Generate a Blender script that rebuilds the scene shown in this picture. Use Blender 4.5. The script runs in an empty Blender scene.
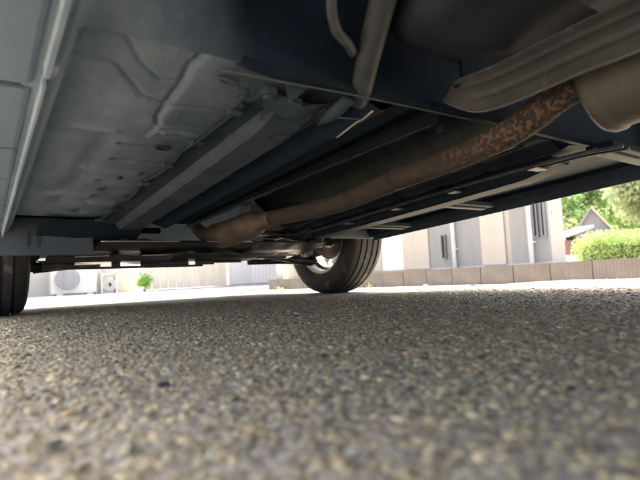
import bpy, bmesh, math, random
import numpy as np
from mathutils import Matrix, Vector
random.seed(7); rng = np.random.default_rng(7)
S = bpy.context.scene
C = S.collection
R = math.radians

# ------------------------------------------------------------------ camera, sky, sun, exposure
TH = 0.62196                 # heading of the parked car and of the lot it stands on
RAKE = 0.06198               # the body sits nose down
A = Vector((-0.53829, 2.10051, 0.0))          # ground under the middle of the front axle
LOT = Matrix.Translation(A) @ Matrix.Rotation(TH, 4, 'Z')
BODY = LOT @ Matrix.Rotation(-RAKE, 4, 'X')

cam_d = bpy.data.cameras.new('camera'); cam = bpy.data.objects.new('camera', cam_d); C.objects.link(cam)
cam_d.sensor_fit = 'HORIZONTAL'; cam_d.sensor_width = 36.0; cam_d.lens = 36.0*481.0/640.0
cam_d.clip_start = 0.01; cam_d.clip_end = 2000
cam.matrix_world = (Matrix.Translation((0, 0, 0.08)) @ Matrix.Rotation(R(90)+math.atan(38/481), 4, 'X')
                    @ Matrix.Rotation(R(-2.7), 4, 'Z'))
cam_d.dof.use_dof = True; cam_d.dof.focus_distance = 1.3; cam_d.dof.aperture_fstop = 5.5
S.camera = cam

SUN_EL, SUN_AZ = R(62), -TH + R(28)      # sun stands ahead of the car, off its right bow
world = bpy.data.worlds.new('World'); S.world = world; world.use_nodes = True
nt = world.node_tree; bg = nt.nodes['Background']
sky = nt.nodes.new('ShaderNodeTexSky'); sky.sky_type = 'NISHITA'; sky.sun_disc = False
sky.sun_elevation = SUN_EL; sky.sun_rotation = SUN_AZ; sky.dust_density = 6.5; sky.air_density = .35; sky.ozone_density = 1.0
nt.links.new(sky.outputs['Color'], bg.inputs['Color']); bg.inputs['Strength'].default_value = 0.15
sd = bpy.data.lights.new('sun', 'SUN'); sd.energy = 2.0; sd.angle = R(0.55); sd.color = (1, .94, .83)
sun = bpy.data.objects.new('sun', sd); C.objects.link(sun)
sv = Vector((math.sin(SUN_AZ)*math.cos(SUN_EL), math.cos(SUN_AZ)*math.cos(SUN_EL), math.sin(SUN_EL)))
sun.rotation_euler = sv.to_track_quat('Z', 'Y').to_euler(); sun.location = sv*30
S.view_settings.view_transform = 'Standard'; S.view_settings.look = 'None'
S.view_settings.gamma = 1; S.view_settings.use_curve_mapping = False
S.view_settings.exposure = 3.5
S.render.engine = 'CYCLES'
S.cycles.max_bounces = 10; S.cycles.diffuse_bounces = 8

# ------------------------------------------------------------------ materials
def mat(name, col, rough=.6, metal=0., col2=None, scale=20., detail=6., bump=0., bscale=None, coat=0.,
        spots=None, spec=.5, stretch=None):
    m = bpy.data.materials.new(name); m.use_nodes = True
    n, l = m.node_tree.nodes, m.node_tree.links
    b = n['Principled BSDF']
    b.inputs['Roughness'].default_value = rough; b.inputs['Metallic'].default_value = metal
    b.inputs['Coat Weight'].default_value = coat; b.inputs['Specular IOR Level'].default_value = spec
    tc = n.new('ShaderNodeTexCoord'); src = tc.outputs['Object']
    if stretch:
        mp = n.new('ShaderNodeMapping'); mp.inputs['Scale'].default_value = stretch
        l.new(src, mp.inputs['Vector']); src = mp.outputs['Vector']
    nz = n.new('ShaderNodeTexNoise'); nz.inputs['Scale'].default_value = scale; nz.inputs['Detail'].default_value = detail
    nz.inputs['Roughness'].default_value = .62
    l.new(src, nz.inputs['Vector'])
    c2 = col2 or tuple(c*.78 for c in col)
    rp = n.new('ShaderNodeValToRGB'); e = rp.color_ramp.elements
    e[0].position = .35; e[1].position = .66; e[0].color = (*c2, 1); e[1].color = (*col, 1)
    l.new(nz.outputs['Fac'], rp.inputs['Fac']); out = rp.outputs['Color']
    if spots:
        sc, thr, scol = spots
        n2 = n.new('ShaderNodeTexNoise'); n2.inputs['Scale'].default_value = sc; n2.inputs['Detail'].default_value = 4
        l.new(src, n2.inputs['Vector'])
        r2 = n.new('ShaderNodeValToRGB'); r2.color_ramp.elements[0].position = thr; r2.color_ramp.elements[1].position = min(1, thr+.05)
        l.new(n2.outputs['Fac'], r2.inputs['Fac'])
        mx = n.new('ShaderNodeMixRGB'); mx.inputs[2].default_value = (*scol, 1)
        l.new(r2.outputs['Color'], mx.inputs[0]); l.new(out, mx.inputs[1]); out = mx.outputs[0]
    l.new(out, b.inputs['Base Color'])
    if bump:
        nb = n.new('ShaderNodeTexNoise'); nb.inputs['Scale'].default_value = bscale or scale*3; nb.inputs['Detail'].default_value = 5
        l.new(src, nb.inputs['Vector'])
        bp = n.new('ShaderNodeBump'); bp.inputs['Strength'].default_value = .6; bp.inputs['Distance'].default_value = bump
        l.new(nb.outputs['Fac'], bp.inputs['Height']); l.new(bp.outputs['Normal'], b.inputs['Normal'])
    return m

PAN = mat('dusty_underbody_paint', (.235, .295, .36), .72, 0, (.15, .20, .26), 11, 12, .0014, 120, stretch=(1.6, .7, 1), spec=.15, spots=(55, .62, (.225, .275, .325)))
PANR = mat('black_underseal_and_shade', (.014, .024, .038), .6, 0, (.009, .016, .027), 25, 6, .001, 140, spec=.15)  # underseal, and the painted shade tone of parts on the right
TUNM = mat('aged_aluminium_shield', (.05, .062, .07), .5, .4, (.028, .036, .042), 18, 6, .001, 60)
SHIELD = mat('heat_shield_aluminium', (.115, .118, .115), .55, .4, (.075, .078, .076), 9, 8, .0012, 45, spots=(60, .63, (.17, .165, .15)))
MUF = mat('muffler_steel', (.165, .158, .132), .62, .4, (.12, .115, .095), 7, 9, .0010, 60, spots=(28, .62, (.13, .10, .072)))
RUST = mat('rusted_exhaust', (.062, .049, .043), .9, 0, (.034, .028, .025), 26, 10, .0022, 150, spots=(120, .50, (.155, .098, .066)))
RUST2 = mat('dull_rusted_exhaust', (.11, .065, .045), .75, .35, (.06, .036, .027), 22, 6, .0012, 120, spots=(50, .63, (.22, .12, .06)))
n, l = RUST.node_tree.nodes, RUST.node_tree.links
mx = [q for q in n if q.type == 'MIX_RGB'][0]; fac = mx.inputs[0].links[0].from_socket
tc = n.new('ShaderNodeTexCoord'); sp_ = n.new('ShaderNodeSeparateXYZ'); l.new(tc.outputs['Object'], sp_.inputs[0])
mr = n.new('ShaderNodeMapRange'); mr.inputs[1].default_value = -1.36; mr.inputs[2].default_value = -1.53; l.new(sp_.outputs[1], mr.inputs[0])
mm = n.new('ShaderNodeMath'); mm.operation = 'MULTIPLY'; l.new(mr.outputs[0], mm.inputs[0]); l.new(fac, mm.inputs[1]); l.new(mm.outputs[0], mx.inputs[0])
CATM = mat('heat_tinted_steel', (.16, .125, .095), .75, .1, (.08, .066, .055), 16, 5, .001, 80)
TANK = mat('black_plastic_tank', (.022, .029, .039), .65, 0, (.015, .02, .028), 14, 9, .0008, 60, spec=.25)
TUBE = mat('grey_painted_tube', (.09, .10, .112), .5, .1, (.055, .063, .072), 25, 5, .0005, 100)
BRIGHT = mat('bare_metal_edge', (.62, .60, .55), .35, .8, (.42, .40, .36), 40, 5)
BLACKP = mat('black_engine_cover_plastic', (.02, .022, .025), .45, 0, (.012, .013, .015), 16, 5, .001, 60, spots=(22, .66, (.05, .048, .045)))
LINER = mat('grey_blue_splash_panel', (.05, .072, .10), .6, 0, (.035, .05, .07), 18, 5, .001, 60)
PAINT = mat('silver_blue_paint', (.135, .19, .255), .5, .1, (.115, .165, .225), 3, 4, coat=.2, spots=(40, .70, (.17, .22, .27)))
GLASS = mat('dark_tinted_glass', (.02, .022, .024), .06, 0, (.018, .02, .022), 4)
RUBBER = mat('tyre_rubber', (.028, .028, .029), .75, 0, (.018, .018, .019), 30, 6, .0006, 200, spots=(18, .60, (.075, .068, .06)))
ALLOY = mat('alloy_wheel_silver', (.60, .60, .58), .35, .8, (.48, .47, .44), 20, 5, spots=(30, .66, (.25, .22, .18)))
BRAKE = mat('brake_iron', (.12, .10, .085), .5, .7, (.07, .05, .04), 30, 5)
DARKHOLE = mat('dark_hole', (.01, .01, .011), .9)

def falloff_paint(name, x0, x1, dark):        # darkens from x0 to x1 inwards: light falloff painted into the underbody colour
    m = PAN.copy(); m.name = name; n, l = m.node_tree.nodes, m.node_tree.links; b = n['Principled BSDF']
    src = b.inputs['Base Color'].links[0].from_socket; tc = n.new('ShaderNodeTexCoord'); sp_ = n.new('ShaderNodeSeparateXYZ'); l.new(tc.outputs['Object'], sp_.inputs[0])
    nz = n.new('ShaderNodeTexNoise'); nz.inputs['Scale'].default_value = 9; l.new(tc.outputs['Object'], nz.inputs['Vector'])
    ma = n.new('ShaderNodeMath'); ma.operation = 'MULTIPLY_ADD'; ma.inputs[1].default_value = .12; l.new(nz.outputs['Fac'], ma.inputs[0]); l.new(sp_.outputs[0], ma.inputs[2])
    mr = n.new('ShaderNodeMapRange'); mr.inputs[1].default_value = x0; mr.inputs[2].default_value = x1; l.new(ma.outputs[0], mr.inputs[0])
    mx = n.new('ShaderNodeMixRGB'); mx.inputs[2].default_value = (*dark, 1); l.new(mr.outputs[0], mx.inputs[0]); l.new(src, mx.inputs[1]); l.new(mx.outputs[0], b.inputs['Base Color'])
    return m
RAILM = mat('shade_toned_rail', (.042, .06, .08), .7, 0, (.024, .037, .05), 16, 7, .001, 90, spots=(35, .66, (.085, .10, .112)), spec=.2)  # darker than the pan, inward light falloff painted into its tone
# ------------------------------------------------------------------ mesh helpers
def link(name, me, m=None, parent=None, M=None, smooth=False):
    if m: me.materials.append(m)
    if smooth:
        me.polygons.foreach_set('use_smooth', [True]*len(me.polygons))
    o = bpy.data.objects.new(name, me); C.objects.link(o)
    if parent: o.parent = parent
    if M is not None: o.matrix_world = M
    return o
def mk(name, v, f, m=None, parent=None, M=None, smooth=False):
    me = bpy.data.meshes.new(name); me.from_pydata([tuple(p) for p in v], [], [tuple(int(i) for i in q) for q in f]); me.update()
    bm = bmesh.new(); bm.from_mesh(me); bmesh.ops.recalc_face_normals(bm, faces=bm.faces); bm.to_mesh(me); bm.free()
    return link(name, me, m, parent, M, smooth)
class MB:
    def __init__(s): s.v, s.f = [], []
    def add(s, v, f):
        k = len(s.v); s.v += [tuple(p) for p in v]; s.f += [tuple(i+k for i in q) for q in f]; return s
    def box(s, x0, x1, y0, y1, z0, z1, M=None):
        v = [Vector((x, y, z)) for x in (x0, x1) for y in (y0, y1) for z in (z0, z1)]
        if M is not None: v = [M @ p for p in v]
        return s.add(v, [(0,1,3,2),(4,6,7,5),(0,4,5,1),(2,3,7,6),(0,2,6,4),(1,5,7,3)])
    def tube(s, pts, r, n=12, cap=True):
        pts = [Vector(p) for p in pts]; rs = r if isinstance(r, (list, tuple)) else [r]*len(pts)
        v, f = [], []; u = None
        for i, p in enumerate(pts):
            t = (pts[min(i+1, len(pts)-1)]-pts[max(i-1, 0)]).normalized()
            if u is None: u = t.orthogonal().normalized()
            u = (u - t*u.dot(t)).normalized(); w = t.cross(u)
            for k in range(n):
                a = 2*math.pi*k/n; v.append(p+(u*math.cos(a)+w*math.sin(a))*rs[i])
        for i in range(len(pts)-1):
            for k in range(n):
                f.append((i*n+k, i*n+(k+1) % n, (i+1)*n+(k+1) % n, (i+1)*n+k))
        if cap: f += [tuple(range(n)), tuple(range(len(pts)*n-n, len(pts)*n))]
        return s.add(v, f)
    def lathe(s, prof, n=48, axis='X', closed=False):
        v, f = [], []
        for k in range(n):
            a = 2*math.pi*k/n; c_, s_ = math.cos(a), math.sin(a)
            for (t, r) in prof:
                v.append({'X': (t, r*c_, r*s_), 'Y': (r*c_, t, r*s_), 'Z': (r*c_, r*s_, t)}[axis])
        m = len(prof)
        for k in range(n):
            for j in range(m if closed else m-1):
                j2 = (j+1) % m
                f.append((k*m+j, k*m+j2, ((k+1) % n)*m+j2, ((k+1) % n)*m+j))
        return s.add(v, f)
    def extrude(s, prof, y0, y1, closed=True):           # profile in x,z run along y
        n = len(prof); v = [(x, y0, z) for x, z in prof]+[(x, y1, z) for x, z in prof]
        f = [(i, (i+1) % n, n+(i+1) % n, n+i) for i in range(n if closed else n-1)]
        if closed: f += [tuple(range(n)), tuple(range(n, 2*n))]
        return s.add(v, f)
    def build(s, name, m, parent=None, M=None, smooth=False, bevel=0):
        o = mk(name, s.v, s.f, m, parent, M, smooth)
        if bevel:
            b = o.modifiers.new('b', 'BEVEL'); b.width = bevel; b.segments = 2; b.limit_method = 'ANGLE'; b.angle_limit = R(35)
        return o
def smooth_path(pts, n=8):
    pts = [Vector(p) for p in pts]; q = [pts[0]*2-pts[1]]+pts+[pts[-1]*2-pts[-2]]; out = []
    for i in range(1, len(q)-2):
        for k in range(n):
            t = k/n; a, b, c, d = q[i-1], q[i], q[i+1], q[i+2]
            out.append(.5*((2*b)+(c-a)*t+(2*a-5*b+4*c-d)*t*t+(3*b-a-3*c+d)*t**3))
    return out+[pts[-1]]
def lerp_list(vals, n=8):
    out = []
    for a, b in zip(vals, vals[1:]): out += [a+(b-a)*k/n for k in range(n)]
    return out+[vals[-1]]
def tag(o, label, cat, group=None):
    o['label'] = label; o['category'] = cat
    if group: o['group'] = group
    return o
def struct(o): o['kind'] = 'structure'; return o
def empty(name, M):
    o = bpy.data.objects.new(name, None); C.objects.link(o); o.empty_display_size = .1; o.matrix_world = M; return o
def at(x, y, z=0, rz=0): return LOT @ Matrix.Translation((x, y, z)) @ Matrix.Rotation(rz, 4, 'Z')
def sst(t): t = np.clip(t, 0, 1); return t*t*(3-2*t)

# ------------------------------------------------------------------ ground
def gz(x, y):
    x, y = np.asarray(x, float), np.asarray(y, float)      # falls to the kerb, plus an added swell that narrows the sunlit strip beside the car
    return -.09*sst((x-1.1)/2.5) - .03*sst((y-1.0)/4.5) + .021*np.exp(-((x-1.2)/.55)**2)*sst((-.3-y)/.7)*sst((y+2.3)/.7)
def ground_mat(name, stones=True, tint=(1, 1, 1)):
    m = bpy.data.materials.new(name); m.use_nodes = True; n, l = m.node_tree.nodes, m.node_tree.links; b = n['Principled BSDF']
    b.inputs['Roughness'].default_value = .82; b.inputs['Specular IOR Level'].default_value = .35
    tc = n.new('ShaderNodeTexCoord')
    vo = n.new('ShaderNodeTexVoronoi'); vo.inputs['Scale'].default_value = 120; l.new(tc.outputs['Object'], vo.inputs['Vector'])
    rp = n.new('ShaderNodeValToRGB'); cr = rp.color_ramp; cr.interpolation = 'CONSTANT'
    cols = [(0, (.22, .19, .14)), (.2, (.31, .27, .195)), (.42, (.38, .33, .245)), (.6, (.27, .24, .19)), (.75, (.45, .39, .29)), (.9, (.34, .27, .18))]
    cr.elements[0].color = (*cols[0][1], 1); cr.elements[1].position = cols[1][0]; cr.elements[1].color = (*cols[1][1], 1)
    for p, c in cols[2:]:
        e = cr.elements.new(p); e.color = (*c, 1)
    sx = n.new('ShaderNodeSeparateColor'); l.new(vo.outputs['Color'], sx.inputs[0]); l.new(sx.outputs[0], rp.inputs['Fac'])
    nz = n.new('ShaderNodeTexNoise'); nz.inputs['Scale'].default_value = 1.6; nz.inputs['Detail'].default_value = 6; l.new(tc.outputs['Object'], nz.inputs['Vector'])
    r2 = n.new('ShaderNodeMapRange'); r2.inputs[3].default_value = .72; r2.inputs[4].default_value = 1.18; l.new(nz.outputs['Fac'], r2.inputs[0])
    mx = n.new('ShaderNodeMixRGB'); mx.blend_type = 'MULTIPLY'; mx.inputs[0].default_value = 1
    l.new(rp.outputs['Color'], mx.inputs[1]); l.new(r2.outputs[0], mx.inputs[2]); l.new(mx.outputs[0], b.inputs['Base Color'])
    bp = n.new('ShaderNodeBump'); bp.inputs['Distance'].default_value = .004; bp.inputs['Strength'].default_value = 1; bp.invert = True
    l.new(vo.outputs['Distance'], bp.inputs['Height']); l.new(bp.outputs['Normal'], b.inputs['Normal'])
    return m
ASPH = ground_mat('worn_asphalt')
def axis(segs):
    out = []
    for a, b, n in segs: out += list(np.linspace(a, b, n, endpoint=False))
    return np.array(out+[segs[-1][1]])
gx = axis([(-160, -12, 12), (-12, -2, 10), (-2, 0, 8), (0, 3.95, 44), (3.95, 12, 8), (12, 200, 12)])
gy = axis([(-160, -8, 12), (-8, -2.6, 6), (-2.6, 1, 30), (1, 6, 20), (6, 12, 6), (12, 200, 14)])
GX, GY = np.meshgrid(gx, gy, indexing='ij'); GZ = gz(GX, GY)
nx, ny = len(gx), len(gy); ii = np.arange(nx*ny).reshape(nx, ny)
F = np.stack([ii[:-1, :-1], ii[1:, :-1], ii[1:, 1:], ii[:-1, 1:]], -1).reshape(-1, 4)
struct(mk('ground', np.stack([GX, GY, GZ], -1).reshape(-1, 3), F, ASPH, M=LOT, smooth=True))

# loose and bedded aggregate standing proud of the worn asphalt (world coordinates)
def aggregate(name, zones, mt):
    hexa = [(math.cos(k*math.pi/3), math.sin(k*math.pi/3)) for k in range(6)]
    T = np.array([(x, y, -.35) for x, y in hexa]+[(x*.78, y*.78, .55) for x, y in [(math.cos(k*math.pi/3+.3), math.sin(k*math.pi/3+.3)) for k in range(6)]]+[(0, 0, .95)])
    tf = []
    for k in range(6):
        j = (k+1) % 6; tf += [(k, j, 6+j), (k, 6+j, 6+k), (6+k, 6+j, 12)]
    tf = np.array(tf)
    P, RAD = [], []
    for (x0, x1, y0, y1, sp, r0, r1) in zones:
        a = np.arange(x0, x1, sp); b = np.arange(y0, y1, sp*.9); g = np.stack(np.meshgrid(a, b, indexing='ij'), -1).reshape(-1, 2)
        g = g + rng.uniform(-.55, .55, g.shape)*sp
        P.append(g); RAD.append(r0+(r1-r0)*rng.random(len(g))**2.0)
    P = np.concatenate(P); RAD = np.concatenate(RAD); N = len(P)
    ang = rng.random(N)*6.283; sxy = rng.uniform(.7, 1.25, (N, 2)); hz = rng.uniform(.2, .55, N)
    V = T[None]*np.ones((N, 1, 1)); V = V + rng.normal(0, .13, V.shape)
    V[..., :2] *= sxy[:, None]; V[..., 2] *= hz[:, None]
    tl = rng.normal(0, .25, (N, 2)); V[..., 2] += (V[..., :2]*tl[:, None]).sum(-1)
    V *= RAD[:, None, None]
    c, s = np.cos(ang)[:, None], np.sin(ang)[:, None]
    X = V[..., 0]*c-V[..., 1]*s+P[:, 0:1]; Y = V[..., 0]*s+V[..., 1]*c+P[:, 1:2]
    rel = np.stack([P[:, 0]-A.x, P[:, 1]-A.y], -1)
    lx = rel[:, 0]*math.cos(TH)+rel[:, 1]*math.sin(TH); ly = -rel[:, 0]*math.sin(TH)+rel[:, 1]*math.cos(TH)
    Z = V[..., 2]+gz(lx, ly)[:, None]-.0004
    V = np.stack([X, Y, Z], -1).reshape(-1, 3); nf = N*len(tf)
    FF = (tf[None]+(np.arange(N)*13)[:, None, None]).reshape(-1)
    me = bpy.data.meshes.new(name); me.vertices.add(len(V)); me.vertices.foreach_set('co', V.ravel())
    me.loops.add(nf*3); me.loops.foreach_set('vertex_index', FF.astype(np.int32))
    me.polygons.add(nf); me.polygons.foreach_set('loop_start', (np.arange(nf)*3).astype(np.int32))
    me.polygons.foreach_set('use_smooth', np.repeat(True, nf)); me.update(calc_edges=True)
    pal = np.array([(.28, .24, .185), (.36, .31, .24), (.45, .39, .30), (.20, .18, .155), (.58, .51, .40), (.32, .29, .25), (.25, .215, .17), (.44, .29, .17), (.36, .37, .35), (.13, .12, .105)])
    w = np.array([.24, .22, .12, .10, .035, .14, .12, .018, .012, .02]); ci = rng.choice(len(pal), N, p=w/w.sum())
    col = pal[ci]*rng.uniform(.82, 1.2, (N, 1))*np.array([1.09, 1.0, .67])*1.25; col = np.concatenate([col, np.ones((N, 1))], 1)
    at_ = me.color_attributes.new('stone', 'FLOAT_COLOR', 'POINT'); at_.data.foreach_set('color', np.repeat(col, 13, 0).ravel())
    o = link(name, me, mt); o['kind'] = 'stuff'; o['label'] = 'tan and grey aggregate chips of the worn asphalt'; o['category'] = 'gravel'
    return o
AGG = bpy.data.materials.new('aggregate'); AGG.use_nodes = True
n, l = AGG.node_tree.nodes, AGG.node_tree.links; b = n['Principled BSDF']; b.inputs['Roughness'].default_value = .6; b.inputs['Specular IOR Level'].default_value = .45
va = n.new('ShaderNodeVertexColor'); va.layer_name = 'stone'; tc = n.new('ShaderNodeTexCoord')
nz = n.new('ShaderNodeTexNoise'); nz.inputs['Scale'].default_value = 700; nz.inputs['Detail'].default_value = 4; l.new(tc.outputs['Object'], nz.inputs['Vector'])
mr = n.new('ShaderNodeMapRange'); mr.inputs[3].default_value = .55; mr.inputs[4].default_value = 1.4; l.new(nz.outputs['Fac'], mr.inputs[0])
mx = n.new('ShaderNodeMixRGB'); mx.blend_type = 'MULTIPLY'; mx.inputs[0].default_value = 1; l.new(va.outputs['Color'], mx.inputs[1]); l.new(mr.outputs[0], mx.inputs[2]); l.new(mx.outputs[0], b.inputs['Base Color'])
bp = n.new('ShaderNodeBump'); bp.inputs['Distance'].default_value = .0006; bp.inputs['Strength'].default_value = .8; l.new(nz.outputs['Fac'], bp.inputs['Height']); l.new(bp.outputs['Normal'], b.inputs['Normal'])
aggregate('asphalt_aggregate', [(-.75, .95, .06, .85, .0058, .0017, .0053), (-1.35, 1.5, .85, 2.1, .0094, .0026, .0060)], AGG)

# ------------------------------------------------------------------ the car
car = empty('car', BODY)
tag(car, 'silver blue car seen from below, rusty exhaust pipe along its dusty floor', 'car')
INV = BODY.inverted()
def P(name, m, mb, parent=car, smooth=False, bevel=0): return mb.build(name, m, parent, None, smooth, bevel)
def from_lot(x, y, z): return INV @ (LOT @ Vector((x, y, z)))

# floor pan: pressed sheet with beads, swages and the exhaust tunnel
px = axis([(-.722, -.40, 90), (-.40, .40, 100), (.40, .722, 50)])
py = axis([(-1.50, -.42, 330)])
X, Y = np.meshgrid(px, py, indexing='ij'); ax = np.abs(X)
Z = np.interp(ax, [0, .10, .135, .16, .20, .23, .27, .31, .36, .45, .60, .700, .712, .722],
                  [.405, .40, .34, .275, .262, .264, .245, .262, .268, .272, .274, .276, .262, .238])
def seg_d(pts):
    dmin = np.full(X.shape, 9.)
    for (x0, y0), (x1, y1) in zip(pts, pts[1:]):
        vx, vy = x1-x0, y1-y0; t = np.clip(((X-x0)*vx+(Y-y0)*vy)/(vx*vx+vy*vy), 0, 1)
        dmin = np.minimum(dmin, np.hypot(X-x0-t*vx, Y-y0-t*vy))
    return dmin
def ridge(pts, amp, w):           # amp > 0 presses the sheet down
    global Z
    Z = Z - amp*np.exp(-(seg_d(pts)/w)**2)
def bump(x, y, rx, ry, amp):
    global Z
    Z = Z - amp*np.exp(-((X-x)/rx)**4-((Y-y)/ry)**4)
ridge([(-.709,-1.409),(-.673,-1.419),(-.644,-1.415),(-.616,-1.376),(-.594,-1.346),(-.564,-1.338),(-.451,-1.354)], -.005, .0040)
bump(-.60, -1.27, .075, .075, .010)
ridge([(-.682,-1.495),(-.65,-1.49),(-.619,-1.433),(-.583,-1.398),(-.551,-1.407)], -.004, .0040)
# overlapping sheet edge
xs = np.interp(Y, [-1.5, -1.458, -1.401, -1.297, -1.266, -1.2, -.42], [-.55, -.557, -.549, -.551, -.541, -.39, -.39])
Z = Z - .004*sst((X-xs+.004)/.007)*(X < -.38)
Z = Z + .0035*np.exp(-((X-xs+.007)/.0035)**2)*(Y < -1.26)
Z = Z - .005*sst((Y+1.272)/.008)*(X < -.40)*(X > -.545)*sst((-1.20-Y)/.02+1)
for (x0, x1, y0, amp, w) in [(-.567,-.44,-1.122,-.012,.011), (-.53,-.46,-1.243,.006,.010), (-.56,-.45,-1.03,-.009,.012), (-.60,-.50,-.95,.008,.016),
                             (-.55,-.46,-.86,-.010,.016), (-.52,-.45,-.78,-.016,.025), (-.64,-.56,-.72,.008,.02), (-.54,-.47,-.66,.010,.016), (-.54,-.48,-.52,-.016,.03), (-.66,-.60,-1.20,.005,.012), (-.67,-.63,-1.16,-.005,.008)]:
    for s in (1, -1): ridge([(s*x0, y0), (s*x1, y0-.008)], amp*1.2, w*.6)
for s in (1, -1):
    ridge([(s*.690, -1.48), (s*.690, -.5)], -.004, .005)
    ridge([(s*.60, -1.15), (s*.615, -.6)], -.006, .022)
    for yy in (-1.3, -1.15, -1.0, -.85, -.7): ridge([(s*.33, yy), (s*.215, yy-.01)], -.004, .012)
for k in range(26):
    bx_, by_ = rng.uniform(-.7, .7), rng.uniform(-1.5, -.45); ridge([(bx_, by_), (bx_+rng.uniform(-.03, .03), by_+rng.uniform(-.05, .05))], rng.uniform(-.003, .003), rng.uniform(.01, .03))
nx, ny = X.shape; ii = np.arange(nx*ny).reshape(nx, ny)
F = np.stack([ii[:-1, :-1], ii[1:, :-1], ii[1:, 1:], ii[:-1, 1:]], -1).reshape(-1, 4)
pan = mk('floor_pan', np.stack([X, Y, Z], -1).reshape(-1, 3), F, falloff_paint('floor_pan_paint', -.62, -.24, (.016, .028, .044)), car, smooth=True)

# raised rear floor over the tank bay, with its front wall and the soft shoulder on the sill side
qx = axis([(-.722, -.50, 40), (-.50, .722, 50)]); qy = axis([(-2.95, -2.1, 10), (-2.1, -1.502, 60)])
X, Y = np.meshgrid(qx, qy, indexing='ij')
side = sst((X+.70+.02*np.sin(Y*9))/.11)*sst((.722-X)/.05)
frontw = sst((-1.502-Y)/np.interp(X, [-.6, -.5], [.09, .012]))
Z = .268-.03*sst((np.abs(X)-.69)/.03)+.16*side*frontw - .006*np.exp(-((Y+1.72)/.02)**2)*(X < -.6) - .006*np.exp(-((Y+1.60)/.012)**2)*(X < -.63)
nx, ny = X.shape; ii = np.arange(nx*ny).reshape(nx, ny)
F = np.stack([ii[:-1, :-1], ii[1:, :-1], ii[1:, 1:], ii[:-1, 1:]], -1).reshape(-1, 4)
rear = mk('rear_floor', np.stack([X, Y, Z], -1).reshape(-1, 3), F, None, car, smooth=True)
rear.data.materials.append(falloff_paint('rear_floor_falloff_paint', -.64, -.42, (.014, .026, .048)))  # shade of the tank bay painted in towards the middle

# crossmember lip along the step
mb = MB()
lip = [(-.535,-1.49,.276),(-.50,-1.498,.262),(-.46,-1.502,.256),(-.40,-1.505,.256),(-.2,-1.512,.256),(-.05,-1.515,.258),(.3,-1.515,.258),(.70,-1.515,.262)]
for (a, b_) in zip(lip, lip[1:]):
    a, b_ = Vector(a), Vector(b_); mb.add([a, b_, b_+Vector((0, -.007, .002)), a+Vector((0, -.007, .002)), a+Vector((0, 0, .012)), b_+Vector((0, 0, .012)), b_+Vector((0, -.007, .014)), a+Vector((0, -.007, .014))],
        [(0,1,2,3), (4,7,6,5), (0,4,5,1), (2,6,7,3), (0,3,7,4), (1,5,6,2)])
cm = P('crossmember_flange', PANR, mb)
mb = MB().tube(smooth_path([(-.535,-1.49,.257),(-.505,-1.504,.2515),(-.45,-1.509,.250),(-.35,-1.513,.2525),(-.2,-1.519,.2525),(-.02,-1.522,.254)]), .0016, 6)
P('edge_seam', TUBE, mb, cm)
mb = MB(); mb.lathe([(-.002, .016), (-.0035, .0135), (-.002, .011), (.002, .011), (.0035, .0135), (.002, .016)], 20, 'Z', True)
ring = P('tie_down_ring', RAILM, mb, smooth=True); ring.location = (-.515, -1.470, .256); ring.rotation_euler = (R(25), R(12), 0)
for (x, y, r) in [(-.455, -1.468, .010), (-.487, -1.455, .006), (-.40, -1.455, .007), (.05, -1.49, .009), (-.10, -1.475, .008)]:
    mb = MB().lathe([(-.010, 0), (-.010, r*.75), (-.006, r*.8), (-.006, r*1.5), (.004, r*1.5)], 6 if r > .0065 else 10, 'Z')
    bo = P('bolt', RAILM if x < -.3 else PANR, mb); bo.location = (x, y, .252)

# two hat-section floor rails
def rail(s):
    mb = MB(); ys = list(np.linspace(-1.455, -.44, 44))
    rows = []
    for k, y in enumerate(ys):
        t = (y+1.455)/1.015
        wob = (.0016 if (k % 5) else -.0022)+rng.uniform(-.0008, .0008)
        fo, fi = .458+.03*t+wob, .330-wob
        if s > 0: fo, fi = .42+wob, .32-wob
        xo, xi = (.422, .354) if s < 0 else (.39, .325)
        zb = (.236 if s < 0 else .216)+.020*max(0, 1-t*9)**2-.003*math.sin(t*3.1)
        rows.append([(fo, .258), (fo-.001, .254), (xo+.010, .253), (xo+.002, zb+.006), (xo-.004, zb), (xi+.004, zb), (xi-.003, zb+.006), (xi-.012, .253), (fi, .252), (fi, .256)])
    v = [(s*x, y, z) for y, r in zip(ys, rows) for x, z in r]; n_ = 10
    f = [(i*n_+j, i*n_+j+1, (i+1)*n_+j+1, (i+1)*n_+j) for i in range(len(ys)-1) for j in range(n_-1)]
    f += [tuple(range(2, 8)), tuple((len(ys)-1)*n_+j for j in range(2, 8))]
    o = mk('floor_rail', v, f, RAILM if s < 0 else PANR, car)  # right rail blacker, its shade painted into the colour
    for y in (-1.36, -1.27, -1.15, -1.02, -.85, -.7):
        xc = s*(.388 if s < 0 else .357) + rng.uniform(-.008, .008)
        q = MB().lathe([(0, 0), (0, .006)], 12, 'Z'); h_ = P('hole', DARKHOLE, q, o); h_.location = (xc, y, .2318 if s < 0 else .2075)
    for y in np.linspace(-1.4, -.55, 9):
        q = MB().lathe([(-.0015, 0), (-.0012, .003), (.001, .004)], 8, 'Z'); h_ = P('spot_weld', RAILM, q, o); h_.location = (s*(.446 if s < 0 else .412), float(y), .2535)
    return o
rail(-1); rail(1)
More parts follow.
